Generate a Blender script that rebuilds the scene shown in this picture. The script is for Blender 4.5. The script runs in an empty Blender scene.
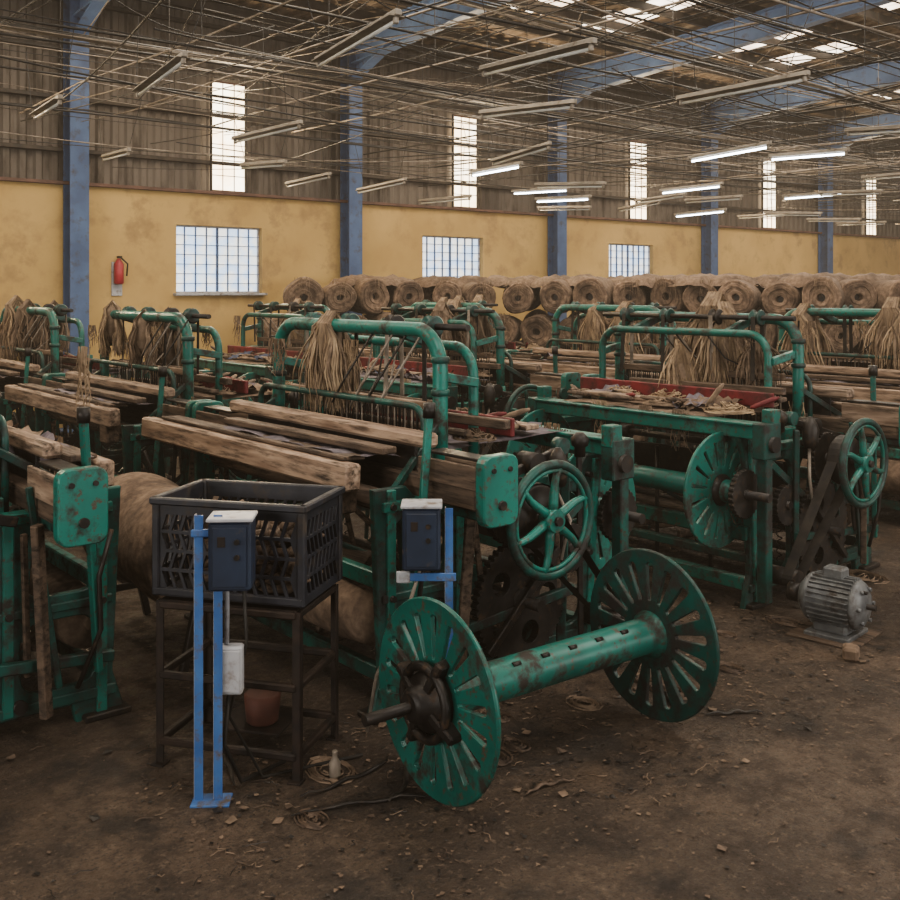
import bpy, bmesh, math, random
from mathutils import Vector, Matrix, Euler
R=random.Random(7)
scene=bpy.context.scene
COL=scene.collection
pi=math.pi
try: scene.view_settings.look='AgX - Medium High Contrast'
except Exception: pass
# ------------------------------------------------------------------ materials
def mk(name,c1,c2,scale=6,rough=.6,metal=0,bump=.2,c3=None,s3=25,t3=(.55,.7),stretch=(1,1,1),t1=(.35,.65),vary=0,c4=None,s4=40,t4=(.6,.68)):
    m=bpy.data.materials.new(name);m.use_nodes=True
    nt=m.node_tree;n=nt.nodes;l=nt.links
    b=n['Principled BSDF']
    tc=n.new('ShaderNodeTexCoord');mp=n.new('ShaderNodeMapping');mp.inputs['Scale'].default_value=stretch
    l.new(tc.outputs['Object'],mp.inputs[0])
    no=n.new('ShaderNodeTexNoise');no.inputs['Scale'].default_value=scale;no.inputs['Detail'].default_value=6
    l.new(mp.outputs[0],no.inputs['Vector'])
    rp=n.new('ShaderNodeValToRGB');rp.color_ramp.elements[0].position=t1[0];rp.color_ramp.elements[1].position=t1[1]
    rp.color_ramp.elements[0].color=(*c1,1);rp.color_ramp.elements[1].color=(*c2,1)
    l.new(no.outputs['Fac'],rp.inputs[0])
    out=rp.outputs[0]
    if vary:
        oi=n.new('ShaderNodeObjectInfo');mr=n.new('ShaderNodeMapRange');mr.inputs['To Min'].default_value=1-vary;mr.inputs['To Max'].default_value=1+vary*.3
        l.new(oi.outputs['Random'],mr.inputs['Value'])
        vm=n.new('ShaderNodeVectorMath');vm.operation='SCALE';l.new(out,vm.inputs[0]);l.new(mr.outputs[0],vm.inputs['Scale']);out=vm.outputs[0]
    def over(out,c,s,t):
        n3=n.new('ShaderNodeTexNoise');n3.inputs['Scale'].default_value=s;n3.inputs['Detail'].default_value=8;n3.inputs['Roughness'].default_value=.65
        l.new(mp.outputs[0],n3.inputs['Vector'])
        r3=n.new('ShaderNodeValToRGB');r3.color_ramp.elements[0].position=t[0];r3.color_ramp.elements[1].position=t[1]
        l.new(n3.outputs['Fac'],r3.inputs[0])
        mx=n.new('ShaderNodeMixRGB');mx.inputs[2].default_value=(*c,1)
        l.new(r3.outputs[0],mx.inputs[0]);l.new(out,mx.inputs[1]);return mx.outputs[0],r3
    if c4: out,_=over(out,c4,s4,t4)
    if c3:
        out,r3=over(out,c3,s3,t3)
        rr_=n.new('ShaderNodeMapRange');rr_.inputs['To Min'].default_value=rough;rr_.inputs['To Max'].default_value=min(1,rough+.3)
        l.new(r3.outputs[0],rr_.inputs['Value']);l.new(rr_.outputs[0],b.inputs['Roughness'])
    else: b.inputs['Roughness'].default_value=rough
    l.new(out,b.inputs['Base Color'])
    b.inputs['Metallic'].default_value=metal
    if bump:
        bp=n.new('ShaderNodeBump');bp.inputs['Strength'].default_value=bump;bp.inputs['Distance'].default_value=.01
        l.new(no.outputs['Fac'],bp.inputs['Height']);l.new(bp.outputs[0],b.inputs['Normal'])
    return m
def emi(name,c,s,c2=None,scale=6):
    m=bpy.data.materials.new(name);m.use_nodes=True
    nt=m.node_tree;n=nt.nodes;l=nt.links
    b=n['Principled BSDF'];b.inputs['Base Color'].default_value=(*[x*.5 for x in c],1)
    b.inputs['Emission Strength'].default_value=s;b.inputs['Emission Color'].default_value=(*c,1)
    if c2:
        tc=n.new('ShaderNodeTexCoord');no=n.new('ShaderNodeTexNoise');no.inputs['Scale'].default_value=scale
        rp=n.new('ShaderNodeValToRGB');rp.color_ramp.elements[0].position=.4;rp.color_ramp.elements[1].position=.6
        rp.color_ramp.elements[0].color=(*c,1);rp.color_ramp.elements[1].color=(*c2,1)
        l.new(tc.outputs['Object'],no.inputs['Vector']);l.new(no.outputs[0],rp.inputs[0]);l.new(rp.outputs[0],b.inputs['Emission Color'])
    return m
GREEN=mk('green_paint',(.003,.105,.082),(.01,.18,.142),3.5,.38,.0,.15,(.026,.02,.015),7,(.5,.63),vary=.3,c4=(.075,.05,.032),s4=34,t4=(.56,.64))
GREEN2=mk('green_paint_dark',(.003,.043,.036),(.005,.085,.068),5,.4,.0,.2,(.016,.013,.011),7,(.45,.61),vary=.3,c4=(.045,.03,.02),s4=30,t4=(.56,.66))
IRON=mk('oily_iron',(.014,.012,.011),(.037,.031,.027),9,.45,.4,.3,(.075,.045,.026),22,(.55,.69))
WOOD=mk('worn_wood',(.17,.108,.073),(.4,.29,.21),4,.65,0,.4,(.035,.024,.017),5,(.47,.67),(6,.7,6),vary=.35)
WOODD=mk('dark_wood',(.055,.036,.025),(.15,.1,.068),4,.7,0,.4,(.018,.013,.01),6,(.48,.68),(6,.7,6))
BURLAP=mk('burlap',(.11,.073,.05),(.21,.145,.1),22,.9,0,.7,(.05,.032,.023),3,(.46,.68))
BURLAPE=mk('burlap_end',(.12,.078,.054),(.27,.185,.127),16,.9,0,.8,(.05,.032,.023),2.2,(.43,.64))
JUTE=mk('jute_fibre',(.19,.13,.08),(.42,.31,.2),14,.75,0,.3,(.1,.067,.04),7,(.5,.75))
JUTED=mk('jute_fibre_dull',(.11,.075,.05),(.23,.162,.11),14,.8,0,.3)
CLOTH=mk('grey_cloth',(.07,.06,.075),(.17,.145,.165),12,.9,0,.4,(.04,.03,.025),7)
BLUECL=mk('navy_cloth',(.015,.022,.05),(.035,.05,.1),8,.9,0,.3)
RED=mk('red_board',(.19,.016,.02),(.1,.011,.014),8,.6,0,.2,(.04,.02,.016),12,(.5,.68))
BELT=mk('leather_belt',(.012,.01,.009),(.035,.027,.02),12,.6,0,.2)
STRAP=mk('strap',(.17,.14,.11),(.32,.27,.225),12,.8,0,.2)
BLUE=mk('blue_paint',(.03,.095,.27),(.06,.16,.37),7,.5,0,.15,(.1,.075,.055),14,(.52,.66))
BLUEBOX=mk('navy_switchbox',(.01,.018,.038),(.017,.03,.06),6,.45,0,.1,(.09,.065,.045),14,(.58,.74))
WHITEP=mk('grey_white_paint',(.33,.33,.35),(.46,.46,.47),7,.5,0,.1,(.15,.11,.08),12,(.52,.7))
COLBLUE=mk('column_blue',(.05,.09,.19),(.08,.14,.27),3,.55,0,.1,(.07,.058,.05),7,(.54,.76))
RAFBLUE_LIT=mk('rafter_blue',(.1,.18,.36),(.15,.25,.47),3,.55,0,.1,(.1,.08,.07),6,(.54,.76))  # column blue made lighter, in place of light missing under the roof
BLACKP=mk('black_plastic',(.009,.01,.015),(.022,.023,.032),9,.5,0,.1,(.05,.038,.03),12,(.53,.69))
ANGLE=mk('stand_iron',(.012,.009,.008),(.034,.02,.014),14,.6,.3,.3)
MOTOR=mk('motor_grey',(.1,.105,.11),(.19,.195,.195),10,.5,.3,.2,(.06,.045,.034),12,(.52,.7))
YEL=mk('yellow_plaster',(.47,.315,.125),(.57,.395,.165),.9,.85,0,.1,(.36,.24,.11),2.2,(.5,.78),c4=(.29,.195,.1),s4=1.1,t4=(.58,.74))
SHEET=mk('corrugated_sheet',(.09,.073,.058),(.17,.14,.112),.9,.6,.2,.1,(.055,.042,.032),4,(.5,.72),(1,1,.25))
ROOFM=mk('roof_sheet',(.19,.145,.11),(.34,.265,.2),.7,.7,.0,.1,(.08,.058,.043),2,(.46,.66))
PURL=mk('purlin_steel',(.035,.028,.022),(.075,.058,.043),5,.6,.2,.1)
TRIMM=mk('flashing',(.1,.055,.04),(.17,.09,.065),5,.7,0,.1)
CONC=mk('concrete',(.16,.13,.1),(.24,.2,.15),2,.9,0,.2)
BRICK=mk('brick_block',(.12,.08,.055),(.2,.14,.095),14,.9,0,.6)
REDX=mk('extinguisher_red',(.42,.04,.05),(.32,.03,.04),8,.4,0,0)
WIREM=mk('cable_black',(.012,.011,.01),(.028,.023,.018),8,.6,0,0)
PIPE=mk('conduit',(.15,.12,.095),(.28,.235,.185),8,.6,.1,0)
BATTEN=mk('batten_enamel',(.2,.175,.145),(.33,.29,.24),6,.6,0,.1,(.1,.065,.04),8)
GLASSD=mk('tube_off',(.5,.5,.47),(.6,.6,.56),6,.3,0,0)
TUBEON=emi('tube_on',(.85,.93,1),12)
PANEW=emi('window_pane_upper',(1,.78,.5),4.6,(1,.9,.7),3)
PANEL=emi('window_pane_lower',(.62,.78,1),1.5,(1,.95,.84),5)
SKYL=emi('skylight_panel',(1,.9,.76),3.6,(.7,.54,.4),1.5)
RUSTY=mk('rusty_tin',(.07,.025,.018),(.12,.04,.025),9,.7)
def floor_mat():
    m=bpy.data.materials.new('earth_floor');m.use_nodes=True
    nt=m.node_tree;n=nt.nodes;l=nt.links;b=n['Principled BSDF']
    tc=n.new('ShaderNodeTexCoord')
    def noise(s,d=8,r=.6):
        x=n.new('ShaderNodeTexNoise');x.inputs['Scale'].default_value=s;x.inputs['Detail'].default_value=d;x.inputs['Roughness'].default_value=r
        l.new(tc.outputs['Object'],x.inputs['Vector']);return x
    def ramp(src,p0,p1,c0,c1):
        x=n.new('ShaderNodeValToRGB');e=x.color_ramp.elements;e[0].position=p0;e[1].position=p1;e[0].color=(*c0,1);e[1].color=(*c1,1)
        l.new(src.outputs['Fac'],x.inputs[0]);return x
    def mix(f,a,c,bl='MIX'):
        x=n.new('ShaderNodeMixRGB');x.blend_type=bl
        l.new(f,x.inputs[0]);l.new(a,x.inputs[1])
        if isinstance(c,tuple): x.inputs[2].default_value=(*c,1)
        else: l.new(c,x.inputs[2])
        return x
    a=noise(.9,10,.7);ra=ramp(a,.38,.64,(.045,.029,.019),(.135,.09,.059))
    c=noise(5,8,.7);rc=ramp(c,.46,.6,(0,0,0),(.85,.85,.85));m1=mix(rc.outputs[0],ra.outputs[0],(.042,.027,.018))
    d=noise(26,8,.75);rd=ramp(d,.55,.65,(0,0,0),(.75,.75,.75));m2=mix(rd.outputs[0],m1.outputs[0],(.21,.15,.104))
    g=noise(60,6,.75);rg=ramp(g,.53,.61,(0,0,0),(.85,.85,.85));m25=mix(rg.outputs[0],m2.outputs[0],(.02,.014,.01))
    e=noise(1.7,8,.7);re=ramp(e,.51,.61,(0,0,0),(.75,.75,.75));m3=mix(re.outputs[0],m25.outputs[0],(.016,.011,.008))
    l.new(m3.outputs[0],b.inputs['Base Color'])
    rr=ramp(c,.4,.6,(.5,.5,.5),(.85,.85,.85));l.new(rr.outputs[0],b.inputs['Roughness'])
    bp=n.new('ShaderNodeBump');bp.inputs['Strength'].default_value=.8;bp.inputs['Distance'].default_value=.05
    l.new(c.outputs['Fac'],bp.inputs['Height'])
    bp2=n.new('ShaderNodeBump');bp2.inputs['Strength'].default_value=.9;bp2.inputs['Distance'].default_value=.02
    l.new(d.outputs['Fac'],bp2.inputs['Height']);l.new(bp.outputs[0],bp2.inputs['Normal']);l.new(bp2.outputs[0],b.inputs['Normal'])
    return m
FLOOR=floor_mat()
# ------------------------------------------------------------------ mesh builder
class MB:
    def __init__(s): s.v=[];s.f=[];s.m=[];s.sm=[];s.mats=[]
    def mi(s,mat):
        if mat not in s.mats:s.mats.append(mat)
        return s.mats.index(mat)
    def add(s,vs,fs,mat,smooth=False):
        o=len(s.v);s.v.extend([tuple(p) for p in vs]);k=s.mi(mat)
        for f in fs:
            s.f.append([o+i for i in f]);s.m.append(k);s.sm.append(smooth)
    def box(s,c,d,mat,rot=None,bev=.006):
        x,y,z=[a/2 for a in d];b=min(bev,x*.45,y*.45,z*.45)
        vs=[];idx={}
        for sx in(-1,1):
            for sy in(-1,1):
                for sz in(-1,1):
                    for ax in range(3):
                        p=[sx*(x-b),sy*(y-b),sz*(z-b)]
                        p[ax]=(sx*x,sy*y,sz*z)[ax]
                        idx[(sx,sy,sz,ax)]=len(vs);vs.append(Vector(p))
        fs=[]
        for ax in range(3):
            o=[i for i in range(3) if i!=ax]
            for sg in(-1,1):
                q=[]
                for a,bb in((-1,-1),(1,-1),(1,1),(-1,1)):
                    t=[0,0,0];t[ax]=sg;t[o[0]]=a;t[o[1]]=bb;q.append(idx[(*t,ax)])
                fs.append(q)
        for ax in range(3):
            o=[i for i in range(3) if i!=ax]
            for a in(-1,1):
                for bb in(-1,1):
                    t1=[0,0,0];t2=[0,0,0];t1[ax]=-1;t2[ax]=1
                    for t in(t1,t2): t[o[0]]=a;t[o[1]]=bb
                    fs.append([idx[(*t1,o[0])],idx[(*t2,o[0])],idx[(*t2,o[1])],idx[(*t1,o[1])]])
        for sx in(-1,1):
            for sy in(-1,1):
                for sz in(-1,1): fs.append([idx[(sx,sy,sz,k)] for k in range(3)])
        if rot is not None:
            M=rot if isinstance(rot,Matrix) else Euler(rot).to_matrix()
            vs=[M@v for v in vs]
        c=Vector(c);s.add([v+c for v in vs],fs,mat)
    def beam(s,p0,p1,w,h,mat,bev=.005,roll=0):
        p0=Vector(p0);p1=Vector(p1);d=p1-p0;L=d.length
        q=d.to_track_quat('X','Z').to_matrix()@Matrix.Rotation(roll,3,'X')
        s.box((p0+p1)/2,(L,w,h),mat,q,bev)
    def tube(s,path,r,mat,seg=10,caps=True,closed=False,flat=None):
        P=[Vector(p) for p in path];n=len(P)
        rs=r if isinstance(r,(list,tuple)) else [r]*n
        T=[]
        for i in range(n):
            if closed:t=P[(i+1)%n]-P[i-1]
            else:t=P[min(i+1,n-1)]-P[max(i-1,0)]
            T.append(t.normalized() if t.length>1e-9 else Vector((0,0,1)))
        up=Vector((0,0,1)) if abs(T[0].z)<.9 else Vector((1,0,0))
        N=(up-T[0]*up.dot(T[0])).normalized()
        vs=[];
        for i in range(n):
            N=(N-T[i]*N.dot(T[i])).normalized();B=T[i].cross(N)
            for k in range(seg):
                a=2*pi*k/seg
                vs.append(P[i]+(N*math.cos(a)*(flat or 1)+B*math.sin(a))*rs[i])
        fs=[]
        for i in range(n if closed else n-1):
            j=(i+1)%n
            for k in range(seg):
                k2=(k+1)%seg;fs.append([i*seg+k,i*seg+k2,j*seg+k2,j*seg+k])
        s.add(vs,fs,mat,seg>4)
        if caps and not closed:
            o=len(s.v)-len(vs);k=s.mi(mat)
            s.f.append([o+i for i in range(seg)][::-1]);s.m.append(k);s.sm.append(False)
            s.f.append([o+(n-1)*seg+i for i in range(seg)]);s.m.append(k);s.sm.append(False)
    def cyl(s,p0,p1,r,mat,seg=20,r2=None): s.tube([p0,p1],[r,r if r2 is None else r2],mat,seg)
    def lathe(s,p0,axis,prof,mat,seg=24):
        p0=Vector(p0);a=Vector(axis).normalized();s.tube([p0+a*t for t,_ in prof],[max(r,.0005) for _,r in prof],mat,seg)
    def plate(s,outline,holes,th,mat,M,bev=0):
        cu=bpy.data.curves.new('t','CURVE');cu.dimensions='2D';cu.fill_mode='BOTH';cu.extrude=th/2;cu.bevel_depth=bev;cu.bevel_resolution=0
        for pts in [outline]+list(holes):
            sp=cu.splines.new('POLY');sp.points.add(len(pts)-1)
            for i,p in enumerate(pts): sp.points[i].co=(p[0],p[1],0,1)
            sp.use_cyclic_u=True
        ob=bpy.data.objects.new('t',cu);COL.objects.link(ob)
        dg=bpy.context.evaluated_depsgraph_get();dg.update()
        me=bpy.data.meshes.new_from_object(ob.evaluated_get(dg))
        s.add([M@v.co for v in me.vertices],[list(p.vertices) for p in me.polygons],mat)
        bpy.data.objects.remove(ob);bpy.data.meshes.remove(me);bpy.data.curves.remove(cu)
    def mesh(s,name,flipx=False):
        me=bpy.data.meshes.new(name)
        vs=[(-a,b,c) for a,b,c in s.v] if flipx else s.v
        fs=[f[::-1] for f in s.f] if flipx else s.f
        me.from_pydata(vs,[],fs)
        for m in s.mats: me.materials.append(m)
        me.polygons.foreach_set('material_index',s.m);me.polygons.foreach_set('use_smooth',s.sm)
        me.update();return me
    def obj(s,name,loc=(0,0,0),rz=0,flipx=False):
        o=bpy.data.objects.new(name,s.mesh(name,flipx));o.location=loc;o.rotation_euler=(0,0,rz);COL.objects.link(o);return o
def inst(name,me,loc,rz=0,sc=1):
    o=bpy.data.objects.new(name,me);o.location=loc;o.rotation_euler=(0,0,rz);o.scale=(sc,)*3;COL.objects.link(o);return o
def circ(r,n=32,c=(0,0)): return [(c[0]+r*math.cos(2*pi*i/n),c[1]+r*math.sin(2*pi*i/n)) for i in range(n)]
def rrect(x0,y0,x1,y1,r,k=4):
    pts=[]
    for cx,cy,a0 in((x1-r,y1-r,0),(x0+r,y1-r,pi/2),(x0+r,y0+r,pi),(x1-r,y0+r,1.5*pi)):
        for i in range(k+1):
            a=a0+i*pi/2/k;pts.append((cx+r*math.cos(a),cy+r*math.sin(a)))
    return pts
def slot(a,r0,r1,w0,w1,k=3):
    pts=[]
    for i in range(k+3):
        t=-pi/2+pi*i/(k+2);pts.append((r1+w1*math.cos(t)*.7,w1*math.sin(t)))
    for i in range(k+3):
        t=pi/2+pi*i/(k+2);pts.append((r0+w0*math.cos(t)*.7,w0*math.sin(t)))
    ca,sa=math.cos(a),math.sin(a)
    return [(x*ca-y*sa,x*sa+y*ca) for x,y in pts]
def MXZ(y): return Matrix(((1,0,0,0),(0,0,-1,y),(0,1,0,0),(0,0,0,1)))
def MYZ(x): return Matrix(((0,0,1,x),(1,0,0,0),(0,1,0,0),(0,0,0,1)))
# ------------------------------------------------------------------ parts
def flange(mb,M,Rr,mat,th=.014,n=16,w=(.034,.068)):
    holes=[slot(2*pi*(i+.5)/n,Rr*.42,Rr*.83,Rr*w[0],Rr*w[1]) for i in range(n)]
    mb.plate(circ(Rr,64),holes,th,mat,M,.003)
    rim=[M@Vector((x,y,0)) for x,y in circ(Rr-.004,64)]
    mb.tube(rim,.011,mat,8,closed=True)
def handwheel(mb,c,r,mat,mat2):
    cx,cy,cz=c
    mb.tube([(cx+x,cy,cz+z) for x,z in circ(r,48)],.023,mat2,10,closed=True)
    mb.tube([(cx+x,cy-.004,cz+z) for x,z in circ(r-.03,48)],.012,mat,6,closed=True)
    mb.cyl((cx,cy-.04,cz),(cx,cy+.04,cz),.055,mat,20)
    mb.cyl((cx,cy-.06,cz),(cx,cy-.03,cz),.022,IRON,12)
    for i in range(6):
        a=2*pi*i/6+.3
        pts=[]
        for k in range(6):
            t=k/5;rr=.04+(r-.045)*t;aa=a+.1*math.sin(t*pi)
            pts.append((cx+rr*math.cos(aa),cy,cz+rr*math.sin(aa)))
        mb.tube(pts,[.026-.01*k/5 for k in range(6)],mat,8)
def gear(mb,c,r,w,mat,teeth=36,holes=5):
    out=[]
    for i in range(teeth):
        for k,(o,rr) in enumerate(((0,.96),(.25,1.0),(.5,1.0),(.75,.96))):
            a=2*pi*(i+o)/teeth;out.append((r*rr*math.cos(a),r*rr*math.sin(a)))
    hs=[circ(r*.2,14,(r*.58*math.cos(2*pi*i/holes),r*.58*math.sin(2*pi*i/holes))) for i in range(holes)] if holes else []
    mb.plate(out,hs,w,mat,Matrix.Translation(c)@MXZ(0),.002)
    mb.cyl((c[0],c[1]-w,c[2]),(c[0],c[1]+w,c[2]),r*.22,mat,16)
def strands(mb,r,p,L,n,mat,spread=.05):
    for i in range(n):
        a=r.uniform(0,2*pi);q=r.uniform(.3,1)*spread;x,y=p[0]+q*.5*math.cos(a),p[1]+q*1.6*math.sin(a);l=L*r.uniform(.25,1)
        mb.tube([(x,y,p[2]+.01),(x+r.uniform(-.01,.01),y+r.uniform(-.02,.02),p[2]-l*.35),(x+r.uniform(-.02,.02),y+r.uniform(-.03,.03),p[2]-l*.7),(x+r.uniform(-.03,.03),y+r.uniform(-.05,.05),p[2]-l)],[.004,.0035,.003,.0015],mat,3,False)
def tangle(mb,r,c,rad,n,mat,flat=.4):
    for i in range(n):
        a=r.uniform(0,2*pi);b=r.uniform(0,2*pi);q=rad*r.uniform(.2,1);pts=[]
        for k in range(6):
            t=a+k*.5*(1 if i%2 else -1)
            pts.append((c[0]+q*math.cos(t)*(1+.2*math.sin(b)),c[1]+q*math.sin(t)*1.5,c[2]+max(.005,rad*flat*(.5+.5*math.sin(b+k*.8))*(1.2-q/rad))))
        mb.tube(pts,.004,mat,3,False)
def loom(seed,wheel=True):
    r=random.Random(seed);mb=MB()
    out=[(-.46,0),(-.24,0),(-.22,.09),(.84,.09),(.88,0),(1.12,0),(1.1,.08),(1.06,.2),(1.05,.6),(1.12,.95),(1.17,1.07),(1.0,1.08),(.92,.98),(.55,.97),(.4,1.0),(.1,1.0),(-.18,.98),(-.26,1.06),(-.44,1.06),(-.42,.6),(-.4,.2),(-.44,.07)]
    holes=[rrect(-.33,.17,.02,.5,.09),rrect(.12,.17,.52,.5,.11),rrect(.6,.17,.97,.5,.1),rrect(-.34,.6,.0,.92,.08),rrect(.1,.6,.5,.9,.1),rrect(.58,.6,.98,.9,.1)]
    for y in(.15,2.0):
        mb.plate(out,holes,.03,GREEN2,MXZ(y),.006)
        for a,b in(((-.35,.0),(-.35,1.06)),((1.0,.0),(1.07,1.06)),((.07,.1),(.07,.98))):
            mb.beam((a[0],y,a[1]+.001),(b[0],y,b[1]),.075,.05,GREEN)
        mb.beam((-.4,y,.55),(1.05,y,.55),.07,.04,GREEN2)
        mb.beam((-.4,y,.98),(.95,y,.98),.08,.05,GREEN)
        mb.beam((-.42,y,.12),(1.08,y,.12),.07,.05,GREEN2)
        for x in(-.37,1.0): mb.box((x,y,.015),(.22,.14,.03),IRON)
        for x in(-.35,.07,.5,1.0):
            for z in(.55,.98): mb.cyl((x,y-.055,z),(x,y+.055,z),.016,IRON,8)
    for x,z,w,h,m in((-.36,.18,.05,.07,GREEN2),(-.36,.62,.05,.08,GREEN),(1.05,.46,.06,.09,GREEN),(1.04,.3,.06,.05,GREEN2),(1.02,.13,.07,.08,GREEN),(.07,.3,.05,.06,GREEN2),(.5,.14,.06,.06,GREEN2)):
        mb.box((x,1.08,z),(w,1.86,h),m)
    mb.box((1.13,.98,1.12),(.1,1.98,.085),GREEN)
    mb.box((1.13,.98,1.168),(.14,1.9,.016),GREEN)
    for y in(-.01,1.97):
        mb.box((1.1,y,1.07),(.18,.09,.22),GREEN2);mb.box((1.05,y,1.2),(.09,.08,.12),GREEN)
        mb.cyl((1.1,y-.07,1.05),(1.1,y+.07,1.05),.05,IRON,14)
        mb.box((1.12,y,.55),(.07,.07,.95),GREEN2)
    mb.cyl((1.2,.12,.74),(1.2,1.93,.74),.07,GREEN,24);mb.cyl((1.2,-.1,.74),(1.2,2.1,.74),.028,IRON,12)
    for y in(.26,1.85):
        flange(mb,Matrix.Translation((1.2,0,.74))@MXZ(y),.36,GREEN,w=(.024,.045))
        mb.lathe((1.2,y-.05,.74),(0,1,0),[(0,.06),(.03,.1),(.06,.1),(.1,.08)],IRON)
    if seed%3==0:
        mb.lathe((1.2,.3,.74),(0,1,0),[(0,.1),(.01,.2),(.8,.21),(1.5,.2),(1.51,.1)],BURLAP,32)
    gear(mb,(1.2,.08,.74),.15,.03,IRON,28,0)
    mb.box((-.44,1.5,1.1),(.09,2.4,.13),WOOD,(0,r.uniform(-.04,.04),0),.012)
    mb.box((-.37,1.45,1.175),(.13,2.1,.02),WOODD,(0,.05,0))
    mb.box((-.43,.42,1.0),(.1,.12,.16),WOODD)
    mb.cyl((-.3,.18,.98),(-.3,1.97,.98),.055,WOODD,16)
    mb.lathe((-.33,.2,.42),(0,1,0),[(0,.03),(.05,.03),(.051,.13),(.3,.15),(1.3,.15),(1.6,.13),(1.601,.03),(1.7,.03)],BURLAP,28)
    def sheet(x0,z0,x1,z1,y0,y1,mat,wob=.01,nx=4,ny=20):
        vs=[];fs=[]
        for i in range(nx+1):
            for j in range(ny+1):
                t=i/nx;vs.append((x0+(x1-x0)*t,y0+(y1-y0)*j/ny,z0+(z1-z0)*t+r.uniform(-wob,wob)))
        for i in range(nx):
            for j in range(ny):
                a=i*(ny+1)+j;fs.append([a,a+1,a+ny+2,a+ny+1])
        mb.add(vs,fs,mat,True)
    sheet(-.4,1.19,-.12,1.17,.35,1.85,CLOTH)
    sheet(.24,1.16,1.13,1.18,.4,1.7,BURLAP if seed%2 else CLOTH,.006)
    mb.box((-.1,1.1,1.05),(.15,2.75,.11),WOODD,None,.01)
    mb.box((-.12,1.1,1.27),(.09,2.0,.07),WOOD,None,.015)
    mb.box((-.1,1.1,1.17),(.02,1.7,.14),IRON)
    for y0,y1 in((-.3,.12),(2.08,2.5)):
        yc=(y0+y1)/2
        mb.box((-.185,yc,1.15),(.02,y1-y0,.11),WOODD);mb.box((-.02,yc,1.15),(.02,y1-y0,.13),WOOD)
        mb.box((-.1,yc,1.225),(.1,y1-y0-.04,.015),IRON)
        mb.box((-.1,yc,.975),(.12,y1-y0,.045),GREEN2)
    for y in(-.33,2.53):
        mb.plate(rrect(-.19,.94,.01,1.25,.045),[],.05,GREEN,MXZ(y),.006)
        mb.cyl((-.09,y-.045,1.03),(-.09,y+.045,1.03),.022,IRON,10)
        mb.cyl((-.14,y-.04,1.19),(-.14,y+.04,1.19),.012,IRON,8);mb.cyl((-.04,y-.04,1.19),(-.04,y+.04,1.19),.012,IRON,8)
    for y in(.38,1.75):
        mb.beam((-.02,y,.12),(-.1,y,1.0),.05,.06,GREEN2);mb.beam((.35,y,.85),(-.06,y,.95),.04,.05,GREEN)
        mb.cyl((.35,y-.05,.88),(.35,y+.05,.88),.05,IRON,14)
    mb.cyl((.35,-.2 if wheel else .1,.88),(.35,2.25,.88),.026,IRON,12);mb.cyl((.4,-.12 if wheel else .05,.42),(.4,2.3,.42),.03,IRON,12);mb.cyl((.02,.1,.14),(.02,2.05,.14),.03,IRON,12)
    gear(mb,(.4,2.12,.42),.25,.04,GREEN2,44,5)
    if wheel:
        gear(mb,(.35,.04,.88),.17,.045,IRON,30,0);gear(mb,(.4,.04,.42),.31,.045,IRON,52,5)
        gear(mb,(.78,.06,.62),.13,.04,IRON,24,0)
        mb.lathe((.35,-.16,.88),(0,1,0),[(0,.03),(.001,.15),(.02,.16),(.08,.16),(.1,.15),(.101,.03)],IRON,28)
        handwheel(mb,(.35,-.24,.88),.27,GREEN,GREEN2)
        ring=[]
        for i in range(13):
            a=pi*.02+pi*i/12;ring.append((.35+.165*math.cos(a),-.11,.88+.165*math.sin(a)))
        ring2=[(.98+.06*math.cos(a),-.11,.22+.06*math.sin(a)) for a in [pi+.5+pi*i/8 for i in range(9)]]
        loop=ring+ring2;vs=[];fs=[];n=len(loop)
        for p in loop: vs+= [(p[0],p[1]-.035,p[2]),(p[0],p[1]+.035,p[2])]
        for i in range(n):
            j=(i+1)%n;fs.append([2*i,2*i+1,2*j+1,2*j])
        mb.add(vs,fs,BELT)
        mb.cyl((.98,-.16,.22),(.98,.1,.22),.058,IRON,16)
    def arch(x,y0,y1,zt,rad,rr,mat,zb=.96):
        pts=[(x,y0,zb),(x,y0,(zb+zt)/2)]
        for i in range(9):
            a=pi-pi/2*i/8;pts.append((x,y0+rad+rad*math.cos(a),zt-rad+rad*math.sin(a)))
        pts.append((x,(y0+y1)/2,zt))
        for i in range(9):
            a=pi/2-pi/2*i/8;pts.append((x,y1-rad+rad*math.cos(a),zt-rad+rad*math.sin(a)))
        pts+=[(x,y1,(zb+zt)/2),(x,y1,zb)]
        mb.tube(pts,rr,mat,10)
    arch(.14,.36,2.0,1.79,.2,.04,GREEN);arch(.42,.42,1.94,1.69,.16,.028,GREEN)
    arch(.02,.34,2.02,1.4,.1,.018,GREEN2)
    for y in(.36,2.0):
        mb.box((.2,y,1.0),(.34,.09,.09),GREEN);mb.beam((.14,y+.02 if y<1 else y-.02,1.55),(.42,y+.04 if y<1 else y-.04,1.5),.05,.05,GREEN)
        mb.lathe((.14,y,.98),(0,0,1),[(0,.075),(.04,.075),(.05,.055),(.12,.05)],GREEN)
        mb.beam((-.35,y-.2 if y<1 else y,1.0),(.12,y,1.3),.03,.04,GREEN2)
        for z in(1.45,1.62): mb.lathe((.14,y,z),(0,0,1),[(0,.042),(.005,.05),(.03,.05),(.035,.042)],GREEN2,12)
    for y in(.75,1.6): mb.beam((.14,y,1.78),(.42,y,1.69),.05,.06,GREEN2)
    mb.cyl((.28,.3,1.8),(.28,2.05,1.8),.018,IRON,10)
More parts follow.
